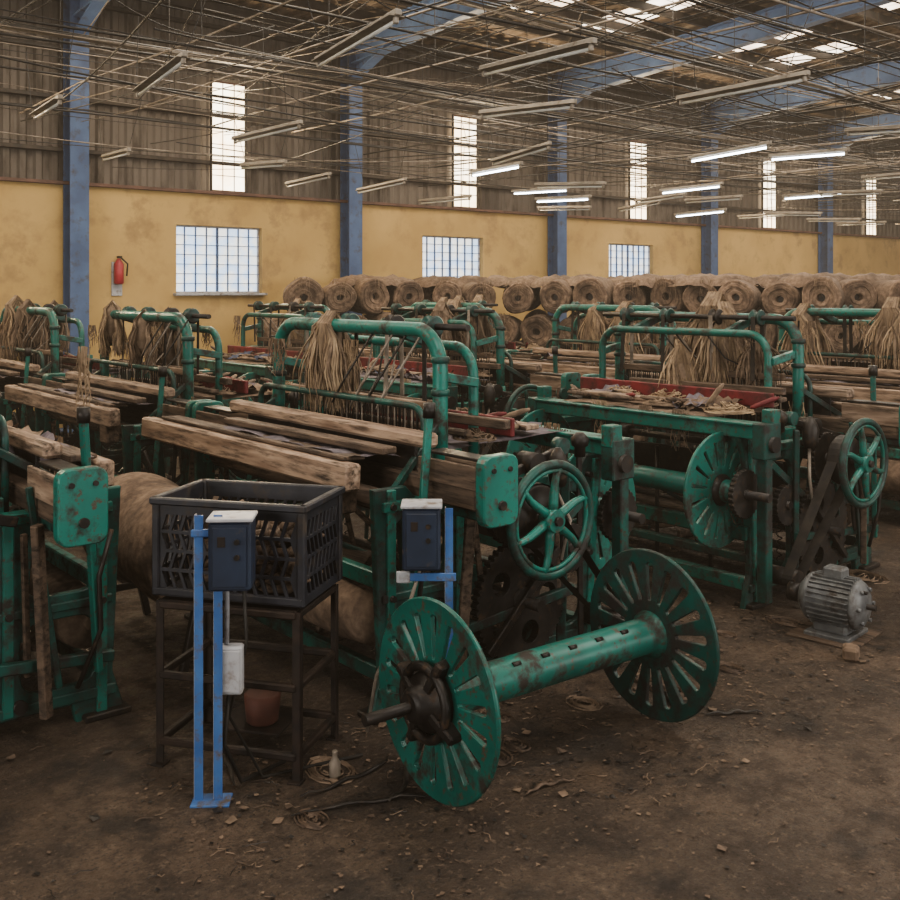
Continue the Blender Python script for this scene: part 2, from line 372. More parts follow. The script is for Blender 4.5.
    for y in(.6,.95,1.4,1.8):
        mb.lathe((.28,y-.04,1.8),(0,1,0),[(0,.05),(.01,.06),(.02,.04),(.06,.04),(.07,.06),(.08,.05)],GREEN2 if y!=.95 else IRON,16)
        for dx in(-.055,.055):
            mb.box((.28+dx,y,1.58),(.006,.035,.46),STRAP if r.random()<.4 else BELT,(r.uniform(-.03,.03),r.uniform(-.05,.05),0))
    for x in(.17,.24):
        mb.box((x,1.17,1.38),(.025,1.45,.05),WOOD if x<.2 else WOODD);mb.box((x,1.17,.93),(.025,1.45,.045),WOODD)
        for i in range(36):
            y=.48+1.38*i/35;mb.box((x,y,1.15),(.004,.008,.42),IRON if i%4 else STRAP,(r.uniform(-.01,.01),0,0),0)
    mb.box((.58,1.15,1.255),(.03,1.75,.1),RED)
    mb.box((.33,1.0,1.235),(.1,1.3,.03),WOODD,(.0,.1,.02))
    mb.beam((-.3,.03,.25),(-.22,.0,1.42),.035,.035,GREEN);mb.cyl((-.22,.0,1.4),(-.22,.0,1.47),.03,IRON,12)
    mb.beam((-.05,-.02,.12),(.0,-.05,.98),.04,.05,WOODD)
    mb.beam((-.38,.06,.3),(.75,.0,.42),.04,.05,GREEN2);mb.beam((.7,.04,.1),(.72,.02,1.1),.035,.05,GREEN2)
    mb.beam((.15,.0,.2),(.62,-.02,.66),.035,.04,IRON)
    mb.tube([(-.35,0,.9),(-.28,-.03,.7),(-.3,0,.45),(-.2,.02,.2)],.012,IRON,6)
    mb.tube([(.6,.0,1.0),(.68,-.05,.8),(.62,-.04,.6)],.01,STRAP,6)
    mb.lathe((.62,-.02,.98),(0,0,1),[(0,.04),(.05,.05),(.12,.055),(.16,.04),(.2,.015)],IRON,14)
    mb.lathe((.86,.05,1.1),(0,0,1),[(0,.03),(.05,.03),(.06,.045),(.1,.05),(.13,.02)],IRON,14)
    for y in(.06,2.1):
        mb.beam((.05,y,.98),(.75,y,1.16),.03,.045,IRON);mb.beam((.5,y,.6),(.95,y,.9),.03,.05,GREEN2)
        mb.cyl((.5,y-.06,1.1),(.5,y+.06,1.1),.06,IRON,16);mb.cyl((.72,y-.03,1.17),(.72,y+.03,1.17),.045,GREEN2,14)
        for q in range(6):
            x=r.uniform(-.3,.9);mb.beam((x,y+r.uniform(-.05,.02),r.uniform(.1,.5)),(x+r.uniform(-.15,.15),y+r.uniform(-.05,.02),r.uniform(.7,1.25)),.02,.03,r.choice((IRON,IRON,GREEN2,WOODD)))
    for y in(.22,1.9):
        mb.tube([(.6+.018*math.cos(t*.9),y+.018*math.sin(t*.9),.2+t*.008) for t in range(60)],.004,IRON,4,False)
    for y in(.7,.85,1.3,1.45): mb.beam((-.3,y,.2),(.85,y,.3),.035,.05,WOODD)
    for y in(.55,1.0,1.6): mb.cyl((.9,y,.14),(.9,y,.9),.014,IRON,8)
    mb.cyl((.7,.15,.66),(.7,2.0,.66),.04,WOODD,14)
    mb.box((.3,1.08,.42),(.5,1.5,.03),WOODD,(0,.1,0))
    mb.box((.55,1.1,.75),(.04,1.8,.2),IRON)
    for i in range(14): mb.beam((r.uniform(-.3,.9),r.uniform(.2,1.9),r.uniform(.12,.4)),(r.uniform(-.2,.9),r.uniform(.2,1.9),r.uniform(.3,.95)),.025,.03,r.choice((IRON,GREEN2,WOODD)))
    mb.box((r.uniform(.7,.9),r.uniform(.8,1.3),1.22),(.12,r.uniform(.9,1.5),.03),WOOD,(0,0,r.uniform(-.1,.1)))
    mb.box((r.uniform(.35,.5),r.uniform(.8,1.3),1.3),(.05,r.uniform(1.1,1.6),.05),WOODD,(r.uniform(-.04,.04),0,r.uniform(-.06,.06)))
    mb.box((-.27,r.uniform(1.0,1.4),1.215),(.09,r.uniform(1.2,1.9),.035),WOODD,(0,0,r.uniform(-.04,.04)))
    for i in range(12):
        y=r.uniform(.3,1.8);x=r.uniform(.65,1.05)
        mb.lathe((x,y,1.22),(r.uniform(-1,1),r.uniform(-1,1),.1),[(0,.008),(.03,.016),(.15,.018),(.2,.008)],r.choice((JUTED,JUTED,WOODD,WOODD,RED)),8)
    for i in range(4):
        yy=r.uniform(.3,1.6);x0=r.choice((.65,.6,-.3));sheet(x0,1.25,x0+.3,1.21,yy,yy+.25,r.choice((BLUECL,CLOTH,JUTED,BURLAP)),.03,6,6)
    for i in range(12): strands(mb,r,(r.choice((-.44,1.13,.14,.42,-.12)),r.uniform(.3,1.9),r.choice((1.17,1.2,1.7,1.2))),r.uniform(.15,.4),22,r.choice((JUTED,JUTED,JUTE)),.05)
    for i in range(5): tangle(mb,r,(r.uniform(.3,1.0),r.uniform(.3,1.8),1.2),r.uniform(.07,.14),45,r.choice((JUTED,JUTED,JUTE)),.6)
    for i in range(4): tangle(mb,r,(r.uniform(-.5,1.2),r.uniform(.0,2.1),.0),r.uniform(.08,.18),26,JUTED,.2)
    for i in range(4):
        y=r.uniform(.3,1.0);mb.tube([(.14,y,1.78),(.0,y+.1,1.5),(.05,y+.3,1.35),(.3,y+.5,1.5),(.42,y+.6,1.7)],.006,r.choice((STRAP,BELT)),4,False)
    mb.box((.6,2.18,1.05),(.2,.1,.16),GREEN2)
    return mb
LA=[];LB=[]
for sd in(1,2,3):
    m=loom(sd);LA.append(m.mesh('power_loom'));LB.append(m.mesh('power_loom',True))
LNEAR=loom(4,False).mesh('power_loom',True)
def proj(u,v,z=0):
    d=u*.639+v*.769;X=u*.769-v*.639
    return (450+1020*X/d if d>.1 else 9999, d)
placed=[]
k=0
pairs=[(1.45,False),(3.2,True),(6.62,False),(8.75,True),(12.1,False),(14.2,True),(17.5,False),(19.6,True),(-2.2,True),(22.9,False),(25,True)]
for row,v0 in enumerate((3.6,6.7,9.6)):
    for ua,fr in pairs:
        u=ua; vv=v0
        if row==0 and ua==1.45: vv=4.6
        if row==0 and ua==3.2: vv=3.74
        if row==0 and ua<0: continue
        if row==1 and ua>9: continue
        if row==2 and ua>9: continue
        if row==1 and ua==1.45: vv=7.6;u=1.1
        if row==2 and u<3: vv=10.6
        xs=[proj(u+a,vv+b)[0] for a in(-.5,1.2) for b in(0,2.2)]
        if max(xs)<-250 or min(xs)>1250: continue
        k+=1;kk=k if ua!=3.2 or row else 1
        me=(LA if fr else LB)[kk%3]
        if row==0 and ua==1.45: me=LNEAR
        inst('power_loom',me,(u,vv,0));placed.append((u,vv,fr))
# ------------------------------------------------------------------ jute hanks
def hank(seed,L=.42,n=230,mat=JUTE):
    r=random.Random(seed);mb=MB()
    for s_ in range(n):
        side=r.choice((-1,1));ph=r.uniform(-1,1);yo=ph*.06
        l=L*r.uniform(.7,1.08);fl=r.uniform(.5,1.3)
        if r.random()<.12: fl*=2.0
        pts=[(-side*.03,yo*.8,-.03),(0,yo*.7,.055+r.uniform(0,.02)),(side*(.05+r.uniform(0,.02)),yo*.8,.0)]
        wx=r.uniform(-.02,.03);wy=yo*1.3+r.uniform(-.03,.03)
        for k in range(1,6):
            t=k/5;w=math.sin(t*pi*.5)
            pts.append((side*(.055+wx*1.5*w+.015*math.sin(t*7+ph*3)),yo*.9+wy*w*fl+.01*math.sin(t*9+ph*5),-l*t))
        mb.tube(pts,[.004,.005,.006,.006,.006,.005,.004,.002][:len(pts)],mat if r.random()<.7 else JUTED,3,False)
    mb.lathe((0,0,-L*.75),(0,0,1),[(0,.05),(L*.2,.085),(L*.5,.08),(L*.7,.065),(L*.75+.05,.03)],JUTED,12)
    return mb.mesh('jute_hank')
H=[hank(1,.42,420),hank(2,.5,440),hank(3,.34,280,JUTED)]
inst('jute_hank',H[1],(3.34,5.13,1.80),.2,1.0);inst('jute_hank',H[1],(3.34,5.22,1.78),-.5,.9)
inst('jute_hank',H[0],(6.48,4.66,1.88),.1,1.4);inst('jute_hank',H[1],(6.44,4.55,1.82),1.0,1.2)
o=inst('jute_hank',H[1],(6.3,4.84,1.56),.9,.9);o.rotation_euler=(.0,.35,.9)
inst('jute_hank',H[2],(6.44,4.25,1.62),.5,.9);inst('jute_hank',H[2],(6.75,5.2,1.62),.5,.8)
inst('jute_hank',H[0],(8.89,4.35,1.8),.3,1.25)
rr=random.Random(5)
for (u,v,fr) in placed:
    if v<4 and u<7: continue
    sgn=1 if fr else -1
    for q in range(rr.choice((3,3,4,5))):
        inst('jute_hank',H[rr.choice((0,0,2,1))],(u+sgn*rr.choice((.14,.14,.42)),v+rr.uniform(.5,1.85),rr.choice((1.84,1.8,1.76))),rr.uniform(-.6,.6),rr.uniform(.85,1.45))
# ------------------------------------------------------------------ foreground spool
mb=MB()
L=1.25
for x,mt in((0,GREEN),(L,GREEN2)):
    flange(mb,Matrix.Translation((x,0,0))@MYZ(0),.385,mt,.016,18,(.026,.055) if x==0 else (.03,.062))
mb.lathe((0,0,0),(1,0,0),[(0,.12),(.02,.1),(.05,.082),(L-.05,.082),(L-.02,.1),(L,.12)],GREEN,32)
for x in(.22,.38,.54,.7,.86,1.02):
    mb.tube([(x-.02,-.045,.066),(x+.02,-.045,.066)],.011,IRON,8)
mb.lathe((-.13,0,0),(1,0,0),[(0,.05),(.02,.07),(.06,.075),(.07,.11),(.12,.13)],IRON,28)
mb.cyl((-.33,0,0),(.1,0,0),.022,IRON,14);mb.cyl((L,0,0),(L+.2,0,0),.022,IRON,14)
mb.lathe((L+.01,0,0),(1,0,0),[(0,.12),(.05,.1),(.08,.06)],IRON,24)
for i in range(4):
    a=i*pi/2+.5
    mb.beam((-.05,.04*math.cos(a),.04*math.sin(a)),(-.03,.2*math.cos(a),.2*math.sin(a)),.07,.04,IRON,.008)
    mb.cyl((-.07,.16*math.cos(a),.16*math.sin(a)),(.02,.16*math.cos(a),.16*math.sin(a)),.014,IRON,8)
ringp=[(-.055,.14*math.cos(2*pi*i/24),.14*math.sin(2*pi*i/24)) for i in range(24)]
mb.tube(ringp,.019,IRON,8,closed=True)
o=mb.obj('empty_warp_beam',(2.51,3.11,.396),-.04)
# ------------------------------------------------------------------ crate and stand
mb=MB()
W,D,Hc,z0=.66,.40,.41,.71
def lat(w,h,nx,nz):
    hs=[]
    for i in range(nx):
        for j in range(nz):
            x0=-w/2+.03+(w-.06)*i/nx;x1=-w/2+.03+(w-.06)*(i+1)/nx
            a0=.03+(h-.09)*j/nz;a1=.03+(h-.09)*(j+1)/nz
            sh=.012 if j%2 else -.012
            hs.append([(x0+.006-sh,a0+.006),(x1-.006-sh,a0+.006),(x1-.006+sh,a1-.006),(x0+.006+sh,a1-.006)])
    return hs
for y in(-D/2,D/2):
    mb.plate(rrect(-W/2,0,W/2,Hc,.01,2),lat(W,Hc,13,4),.012,BLACKP,Matrix.Translation((0,0,z0))@MXZ(y),.001)
for x in(-W/2,W/2):
    mb.plate(rrect(-D/2,0,D/2,Hc,.01,2),lat(D,Hc,8,4),.012,BLACKP,Matrix.Translation((0,0,z0))@MYZ(x),.001)
mb.box((0,0,z0+.01),(W,D,.015),BLACKP)
for y in(-D/2-.01,D/2+.01): mb.box((0,y,z0+Hc-.01),(W+.05,.035,.03),BLACKP);mb.box((0,y,z0+.02),(W+.02,.02,.03),BLACKP)
for x in(-W/2-.01,W/2+.01): mb.box((x,0,z0+Hc-.01),(.035,D+.05,.03),BLACKP)
for x in(-W/2,W/2):
    for y in(-D/2,D/2): mb.box((x,y,z0+Hc/2),(.035,.035,Hc),BLACKP)
r=random.Random(3)
for i in range(170):
    x=r.uniform(-.18,.26);y=r.uniform(-.15,.15);z=z0+r.uniform(.04,.3);a=r.uniform(0,pi)
    mb.lathe((x-math.cos(a)*.08,max(-.15,min(.15,y-math.sin(a)*.05)),z),(math.cos(a),math.sin(a)*.6,r.uniform(-.15,.25)),[(0,.006),(.02,.02),(.13,.022),(.17,.006)],r.choice((WOODD,WOODD,BURLAP,BURLAP,JUTED)),8)
crate=mb.obj('shuttle_crate',(2.16,3.96,0))
cx,cy=.965,-.26
rz=math.atan2(-.639*cx+.769*cy,.769*cx+.639*cy)
crate.rotation_euler=(0,0,rz)
mb=MB()
SW,SD=.62,.42
for x in(-SW/2,SW/2):
    for y in(-SD/2,SD/2):
        mb.box((x,y,.345),(.035,.008,.69),ANGLE);mb.box((x+(.0145 if x>0 else -.0145),y+.012*(-1 if y>0 else 1),.345),(.008,.03,.69),ANGLE)
        mb.box((x,y,.004),(.06,.06,.008),ANGLE)
for z in(.1,.38,.675):
    for y in(-SD/2,SD/2): mb.box((0,y,z),(SW,.03,.03),ANGLE)
    for x in(-SW/2,SW/2): mb.box((x,0,z),(.03,SD,.03),ANGLE)
mb.box((0,0,.69),(SW,SD,.012),ANGLE)
mb.box((.02,.05,.118),(.3,.26,.012),ANGLE);mb.lathe((.05,.02,.125),(0,0,1),[(0,.06),(.01,.07),(.12,.08),(.125,.07)],RUSTY,18)
st=mb.obj('crate_stand',(2.16,3.96,0));st.rotation_euler=(0,0,rz)
# ------------------------------------------------------------------ switch stands
def switch(two=True):
    mb=MB();H_=1.12 if two else 1.05;zc=.965 if two else .92
    for x in((0,.075) if two else (.2,)):
        mb.box((x,0,H_/2),(.034,.006,H_),BLUE,None,.001);mb.box((x-.016,.016,H_/2),(.006,.034,H_),WHITEP,None,.001)
    mb.box((.05 if two else .2,0,.005),(.15,.1,.01),BLUE)
    if two: mb.box((.04,.0,1.05),(.14,.02,.03),BLUE)
    bx=.125 if two else .08
    mb.box((bx,.03,zc),(.165,.14,.27),BLUEBOX,None,.01);mb.box((bx,.03,zc+.142),(.18,.155,.014),WHITEP)
    mb.box((bx,-.044,zc),(.13,.01,.23),BLUEBOX,None,.004)
    mb.cyl((bx+.03,-.045,zc+.06),(bx+.03,-.06,zc+.06),.011,IRON,10);mb.cyl((bx+.03,-.045,zc),(bx+.03,-.06,zc),.011,IRON,10)
    mb.box((bx-.03,-.05,zc+.06),(.03,.004,.04),ANGLE)
    if two:
        mb.box((.11,.05,.5),(.11,.06,.19),WHITEP,None,.008);mb.box((.11,.018,.5),(.09,.008,.16),WHITEP)
        mb.tube([(.1,.05,.6),(.1,.06,.75),(.1,.05,.84)],.01,WHITEP,8)
        mb.tube([(.11,.05,.42),(.09,.05,.2),(.15,.1,.03),(.3,.3,.015)],.009,WIREM,8)
        mb.tube([(bx+.04,.05,.84),(bx+.05,.07,.6),(bx-.02,.08,.3),(bx+.1,.17,.012),(bx+.5,.35,.012)],.007,WIREM,8)
    else:
        mb.box((.12,.0,.75),(.22,.012,.035),BLUE);mb.box((.0,.0,.75),(.06,.02,.05),WHITEP)
        mb.tube([(bx+.0,.02,.8),(bx-.06,.05,.6),(bx-.2,.06,.3),(bx-.25,.15,.012)],.008,STRAP,8)
    return mb
rzc=-math.radians(39.7)
switch().obj('switch_stand',(1.79,3.69,0),rzc+.05)
switch(False).obj('switch_stand',(2.68,3.545,0),rzc)
# ------------------------------------------------------------------ motors
def motor():
    mb=MB()
    mb.lathe((0,-.19,.2),(0,1,0),[(0,.03),(.005,.09),(.03,.13),(.05,.14),(.055,.135),(.3,.135),(.305,.14),(.33,.135),(.37,.09),(.375,.03)],MOTOR,32)
    for i in range(30):
        a=2*pi*i/30
        mb.box((.14*math.cos(a),-.01,.2+.14*math.sin(a)),(.022,.24,.006),MOTOR,Matrix.Rotation(-a,3,'Y'),.001)
    mb.cyl((0,-.24,.2),(0,.27,.2),.016,IRON,12);mb.lathe((0,.2,.2),(0,1,0),[(0,.03),(.001,.055),(.07,.055),(.071,.03)],IRON,20)
    mb.box((.0,-.01,.02),(.3,.26,.03),MOTOR);mb.box((0,-.01,.06),(.2,.2,.07),MOTOR,None,.02)
    mb.box((0,-.01,.365),(.1,.12,.06),MOTOR,None,.01)
    mb.box((0,0,.0065),(.42,.4,.012),WOODD)
    mb.cyl((-.05,-.19,.29),(-.05,-.21,.29),.01,IRON,8)
    for i in range(6):
        a=2*pi*i/6;mb.cyl((.1*math.cos(a),-.17,.2+.1*math.sin(a)),(.1*math.cos(a),-.195,.2+.1*math.sin(a)),.012,MOTOR,8)
    return mb.mesh('electric_motor')
MM=motor()
inst('electric_motor',MM,(5.50,3.13,0),.12,1.0)
inst('electric_motor',MM,(11.1,3.05,0),.1);inst('electric_motor',MM,(9.8,3.05,0),-.1)
for x,y,z,ro in((5.2,2.86,.035,.4),(5.66,2.72,.05,1.1),(5.86,2.84,.035,.2)):
    mb=MB();mb.box((0,0,z),(.11,.08,z*2),BRICK,(0,0,0),.014);mb.box((.015,.01,z*1.15),(.09,.065,z*1.8),BRICK,(.0,.0,.25),.014);mb.obj('broken_brick',(x,y,.0),ro)
mb=MB();mb.lathe((0,0,0),(0,0,1),[(0,.02),(.01,.024),(.06,.024),(.08,.012),(.1,.01),(.105,.012),(.11,.01)],PIPE,16);mb.obj('small_bottle',(2.31,3.52,.0))
mb=MB();R0=.3;Ln=.95;prof=[(0,.02)]
for i in range(9): prof.append((.012*((i%2)),R0*(i+1)/9.5))
for i in range(15):
    t=i/14;prof.append((.02+(Ln-.04)*t,R0*(1+.05*math.sin(t*9))))
for i in range(9): prof.append((Ln-.012*(i%2),R0*(9-i)/9.5))
mb.lathe((0,0,.6),(0,1,0),prof,BURLAP,36)
mb.cyl((0,-.1,.6),(0,Ln+.1,.6),.025,IRON,12)
for y in(-.07,Ln+.07):
    mb.beam((-.14,y,0.005),(0,y,.62),.04,.04,IRON);mb.beam((.14,y,0.005),(0,y,.62),.04,.04,IRON);mb.box((0,y,.2),(.2,.03,.04),IRON)
mb.obj('burlap_cloth_roll',(2.44,5.0,0))
# ------------------------------------------------------------------ jute roll stack at the back
mb=MB();r=random.Random(11)
PL=[Vector(p) for p in((7.7,13.45),(10.6,12.3),(11.9,11.0),(12.6,9.3),(13.0,7.9),(14.0,7.0),(15.6,6.6),(18.5,6.5))]
def along(d):
    for a,b in zip(PL,PL[1:]):
        l=(b-a).length
        if d<=l: return a.lerp(b,d/l)
        d-=l
    return PL[-1]
tot=sum((b-a).length for a,b in zip(PL,PL[1:]));Rr=.28
def frame(d):
    p=along(d);t=(along(min(tot,d+.8))-along(max(0,d-.8))).normalized();nv=Vector((-t.y,t.x))
    if nv.dot(-p)<0: nv=-nv
    return p,nv
for dep in range(2):
    for lay in range(4):
        n=int(tot/.575)
        for i in range(n):
            d=.575*(i+.5*(lay%2)+.3)
            if d>tot: continue
            p0,nv=frame(d)
            c=p0-nv*(dep*1.1)+nv*r.uniform(-.18,.18)
            z=.28+lay*.53+r.uniform(-.01,.03);an=r.uniform(-.25,.25);ax=Vector((-nv.x,-nv.y,r.uniform(-.04,.04)));ax.rotate(Euler((0,0,an)))
            p=Vector((c.x,c.y,z));rad=Rr*r.uniform(.88,1.07)
            if c.y>13.6 : continue
            ow=r.uniform(0,6)
            N=22;Bv=ax.cross(Vector((0,0,1))).normalized()
            def ringv(off,q): return [p+(Bv*math.cos(2*pi*kk/N)+Vector((0,0,1))*math.sin(2*pi*kk/N))*rad*q*(1+.05*math.sin(2*2*pi*kk/N+ow)+.025*math.sin(5*2*pi*kk/N+i))+ax*off for kk in range(N)]
            seq=[(1.0,.9),(.5,1.03),(.03,1.0),(0,.93),(-.0,.8),(-.02,.78),(-.02,.62),(.0,.6),(.0,.42),(-.02,.4),(-.01,.22),(.1,.17)]
            if p.y+ax.y>14.3: seq[0]=(.6,.9)
            vs=[];fs=[]
            for (off,q) in seq: vs+=ringv(off,q)
            for ri in range(len(seq)-1):
                for kk in range(N):
                    k2=(kk+1)%N;fs.append([ri*N+kk,ri*N+k2,(ri+1)*N+k2,(ri+1)*N+kk])
            mb.add(vs,fs[:2*N],BURLAP,True);mb.add(vs,fs[2*N:],BURLAPE if r.random()<.75 else BURLAP)
            mb.add(vs[-N:],[list(range(N))],IRON)
            if lay>=2 and r.random()<.5: strands(mb,r,tuple(p+Vector((0,0,rad))-ax*.05),.4,14,JUTED,.15)
nh=int(tot/.42)
for i in range(nh):
    p0,nv=frame(tot*(i+.5)/nh);c=p0-nv*r.uniform(.35,1.5)
    if c.y>13.7: continue
    vs=[];fs=[];nn=8
    for a in range(nn):
        for b in range(nn):
            x=(a/(nn-1)-.5)*.9;y=(b/(nn-1)-.5)*.7
            vs.append((c.x+x,c.y+y,2.12+.12*math.exp(-(x*x+y*y)*6)+r.uniform(-.03,.03)-(.1 if a in(0,nn-1) or b in (0,nn-1) else 0)))
    for a in range(nn-1):
        for b in range(nn-1): fs.append([a*nn+b,a*nn+b+1,(a+1)*nn+b+1,(a+1)*nn+b])
    mb.add(vs,fs,BURLAP,True)
mb.obj('jute_cloth_roll_stack')
# ------------------------------------------------------------------ room shell
WV=14.7;U0,U1=-9.0,42.0;V0=-11.0
mb=MB();mb.add([(U0,V0,0),(U1,V0,0),(U1,WV+.3,0),(U0,WV+.3,0)],[[0,1,2,3]],FLOOR);mb.obj('floor')
cols=[-9.9+5.0*i for i in range(3)]+[5.17,9.87,14.9,20.0,25.1,30.2,35.3,40.4]
bays=[-7.4,-2.4,2.6,7.65,12.6,17.65,22.75,27.85,32.9,37.9]
lowc={7.65:7.5,12.6:12.3,17.65:17.4,2.6:2.4,-2.4:-2.6,-7.4:-7.6}
ww=.74
mb=MB()
mb.box(((U0+U1)/2,WV+.125,.975),(U1-U0,.25,1.95),YEL,None,0);mb.box(((U0+U1)/2,WV+.125,3.25),(U1-U0,.25,.5),YEL,None,0)
e=[U0]+[q for b in bays if b in lowc for q in (lowc[b]-ww,lowc[b]+ww)]+[U1]
for i in range(0,len(e),2):
    mb.box(((e[i]+e[i+1])/2,WV+.125,2.475),(e[i+1]-e[i],.25,1.05),YEL,None,0)
vs=[];fs=[];x=U0;i=0
while x<U1:
    off=(0,0,.035,.035)[i%4];dx=(.06,.025,.06,.025)[i%4]
    vs+=[(x,WV+.1+off,3.5),(x,WV+.1+off,6.6)];x+=dx*1.3;i+=1
for j in range(len(vs)//2-1): fs.append([2*j,2*j+2,2*j+3,2*j+1])
mb.add(vs,fs,SHEET)
mb.obj('wall_back')
mb=MB();mb.box(((U0+U1)/2,WV+.0,3.52),(U1-U0,.16,.05),TRIMM);mb.obj('trim_1')
mb=MB()
for z in(4.0,4.75,5.45,6.15): mb.box(((U0+U1)/2,WV+.05,z),(U1-U0,.08,.06),PURL)
mb.obj('trim_2')
wn=1
for b in bays:
    if b in lowc:
        mb=MB();c=lowc[b];mb.box((c,WV+.14,2.475),(2*ww,.01,1.05),PANEL,None,0)
        for t in range(9):
            mb.box((c-ww+2*ww*t/8,WV+.11,2.475),(.05 if t in(0,8) else (.03 if t==4 else .01),.04,1.05),WHITEP if t in(0,8) else COLBLUE,None,.002)
        for t in range(8):
            mb.box((c,WV+.108,1.95+1.05*t/7),(2*ww,.04,.05 if t in(0,7) else .01),WHITEP if t in(0,7) else COLBLUE,None,.002)
        mb.box((c,WV-.03,1.93),(2*ww+.1,.14,.04),WHITEP)
        mb.obj('window_%d'%wn);wn+=1
    mb=MB();mb.box((b,WV+.03,4.42),(.6,.012,1.72),PANEW,None,0)
    for s_ in(-.3,.3): mb.box((b+s_,WV+.02,4.42),(.03,.05,1.76),PURL)
    for t in range(8): mb.box((b,WV+.018,3.56+1.72*t/7),(.62,.03,.03 if t in(0,7) else .01),TRIMM,None,.002)
    for s_ in(-.1,.1): mb.box((b+s_,WV+.018,4.42),(.008,.025,1.72),TRIMM,None,.002)
    mb.obj('window_%d'%wn);wn+=1
mb=MB();mb.box(((U0+U1)/2,V0-.1,3.3),(U1-U0,.2,6.6),CONC,None,0);mb.obj('wall_front')
mb=MB();mb.box((U0-.1,(V0+WV)/2,3.75),(.2,WV-V0+.4,7.5),CONC,None,0);mb.obj('wall_left')
mb=MB();mb.box((U1+.1,(V0+WV)/2,3.75),(.2,WV-V0+.4,7.5),CONC,None,0);mb.obj('wall_right')
for i,b in enumerate(bays):  # glowing windows added behind the camera for side fill
    mb=MB();mb.box((b,V0+.03,3.2),(3.2,.02,2.4),PANEL,None,0)
    for s_ in(-1.6,-.8,0,.8,1.6): mb.box((b+s_,V0+.05,3.2),(.05,.04,2.4),COLBLUE)
    mb.obj('window_%d'%wn);wn+=1
for b in(-7,-2,3,8):  # glowing windows added out of view, to go with the left key light
    mb=MB();mb.box((U0+.03,b,3.2),(.02,3.2,2.4),PANEL,None,0)
    for s_ in(-1.6,-.8,0,.8,1.6): mb.box((U0+.05,b+s_,3.2),(.04,.05,2.4),COLBLUE)
    for z in(2.0,3.2,4.4): mb.box((U0+.05,b,z),(.04,3.25,.05),COLBLUE)
    mb.obj('window_%d'%wn);wn+=1
RV=2.0;ZW=6.5;SL=.062
def rz_(v): return ZW+SL*(WV-v) if v>RV else ZW+SL*(WV-RV)-SL*(RV-v)
mb=MB();skyb=MB()
skyU=[]
for i in range(len(cols)-1):
    if cols[i]<9: continue
    for off in(1.6,3.4): skyU.append((cols[i]+off,cols[i]+off+.8))
def roofseg(v0,v1,skyok):
    x=U0-.3;i=0;pr=None
    while x<U1+.3:
        off=(0,0,.04,.04)[i%4];dx=(.09,.03,.09,.03)[i%4]
        sky=skyok and any(a<=x<=b for a,b in skyU)
        cur=((x,v0,rz_(v0)+off),(x,v1,rz_(v1)+off))
        if pr:
            tgt,mt=(skyb,SKYL) if sky else (mb,ROOFM)
            tgt.add([pr[0],cur[0],cur[1],pr[1]],[[0,1,2,3]],mt)
        pr=cur;x+=dx*1.4;i+=1
roofseg(WV+.3,12.3,False);roofseg(12.3,10.2,True);roofseg(10.2,8.8,False);roofseg(8.8,5.5,True);roofseg(5.5,RV,False);roofseg(RV,V0-.2,True)
mb.obj('ceiling');skyb.obj('roof_skylight')
mb=MB();v=V0
while v<WV:
    z=rz_(v)-.09;mb.box(((U0+U1)/2,v,z),(U1-U0,.02,.16),PURL,None,0);mb.box(((U0+U1)/2,v+.03,z+.075),(U1-U0,.07,.012),PURL,None,0);mb.box(((U0+U1)/2,v-.03,z-.075),(U1-U0,.07,.012),PURL,None,0);v+=.95
for i in range(len(cols)-1):
    for (va,vb) in((WV,8.5),(8.5,2.2)):
        mb.cyl((cols[i],va,rz_(va)-.25),(cols[i+1],vb,rz_(vb)-.25),.012,PURL,6);mb.cyl((cols[i+1],va,rz_(va)-.25),(cols[i],vb,rz_(vb)-.25),.012,PURL,6)
mb.obj('roof_purlins')
for cu in cols[1:]:
    mb=MB();v=WV-.17
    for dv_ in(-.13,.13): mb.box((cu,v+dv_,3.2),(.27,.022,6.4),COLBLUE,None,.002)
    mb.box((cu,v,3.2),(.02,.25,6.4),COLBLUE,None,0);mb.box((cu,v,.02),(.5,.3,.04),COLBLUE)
    mb.obj('steel_column')
    mb=MB()
    for v0,v1 in((WV-.2,RV),(RV,V0)):
        def Z(v,o): return rz_(v)-.17-o
        for o0,o1 in((0,0),(.5,.34)):
            mb.beam((cu,v0,Z(v0,o0 if v0!=RV else o1)),(cu,v1,Z(v1,o1 if v1==RV else o0)),.2,.025,RAFBLUE_LIT,.002)
        a0,a1=(.5,.34) if v0!=RV else (.34,.5)
        mb.add([(cu,v0,Z(v0,0)),(cu,v1,Z(v1,0)),(cu,v1,Z(v1,a1)),(cu,v0,Z(v0,a0))],[[0,1,2,3]],RAFBLUE_LIT)
    mb.add([(cu+.01,WV-.3,5.6),(cu+.01,WV-.3,6.1),(cu+.01,WV-1.3,6.0)],[[0,1,2]],RAFBLUE_LIT)
    mb.beam((cu,WV-.3,5.6),(cu,WV-1.3,6.0),.2,.02,RAFBLUE_LIT,.002)
    mb.obj('roof_rafter')
    mb=MB()
    for dv_ in(-.15,.13): mb.box((cu,V0+.2+dv_,3.1),(.34,.022,6.2),COLBLUE,None,.002)
    mb.box((cu,V0+.2,3.1),(.02,.27,6.2),COLBLUE,None,0);mb.obj('steel_column')
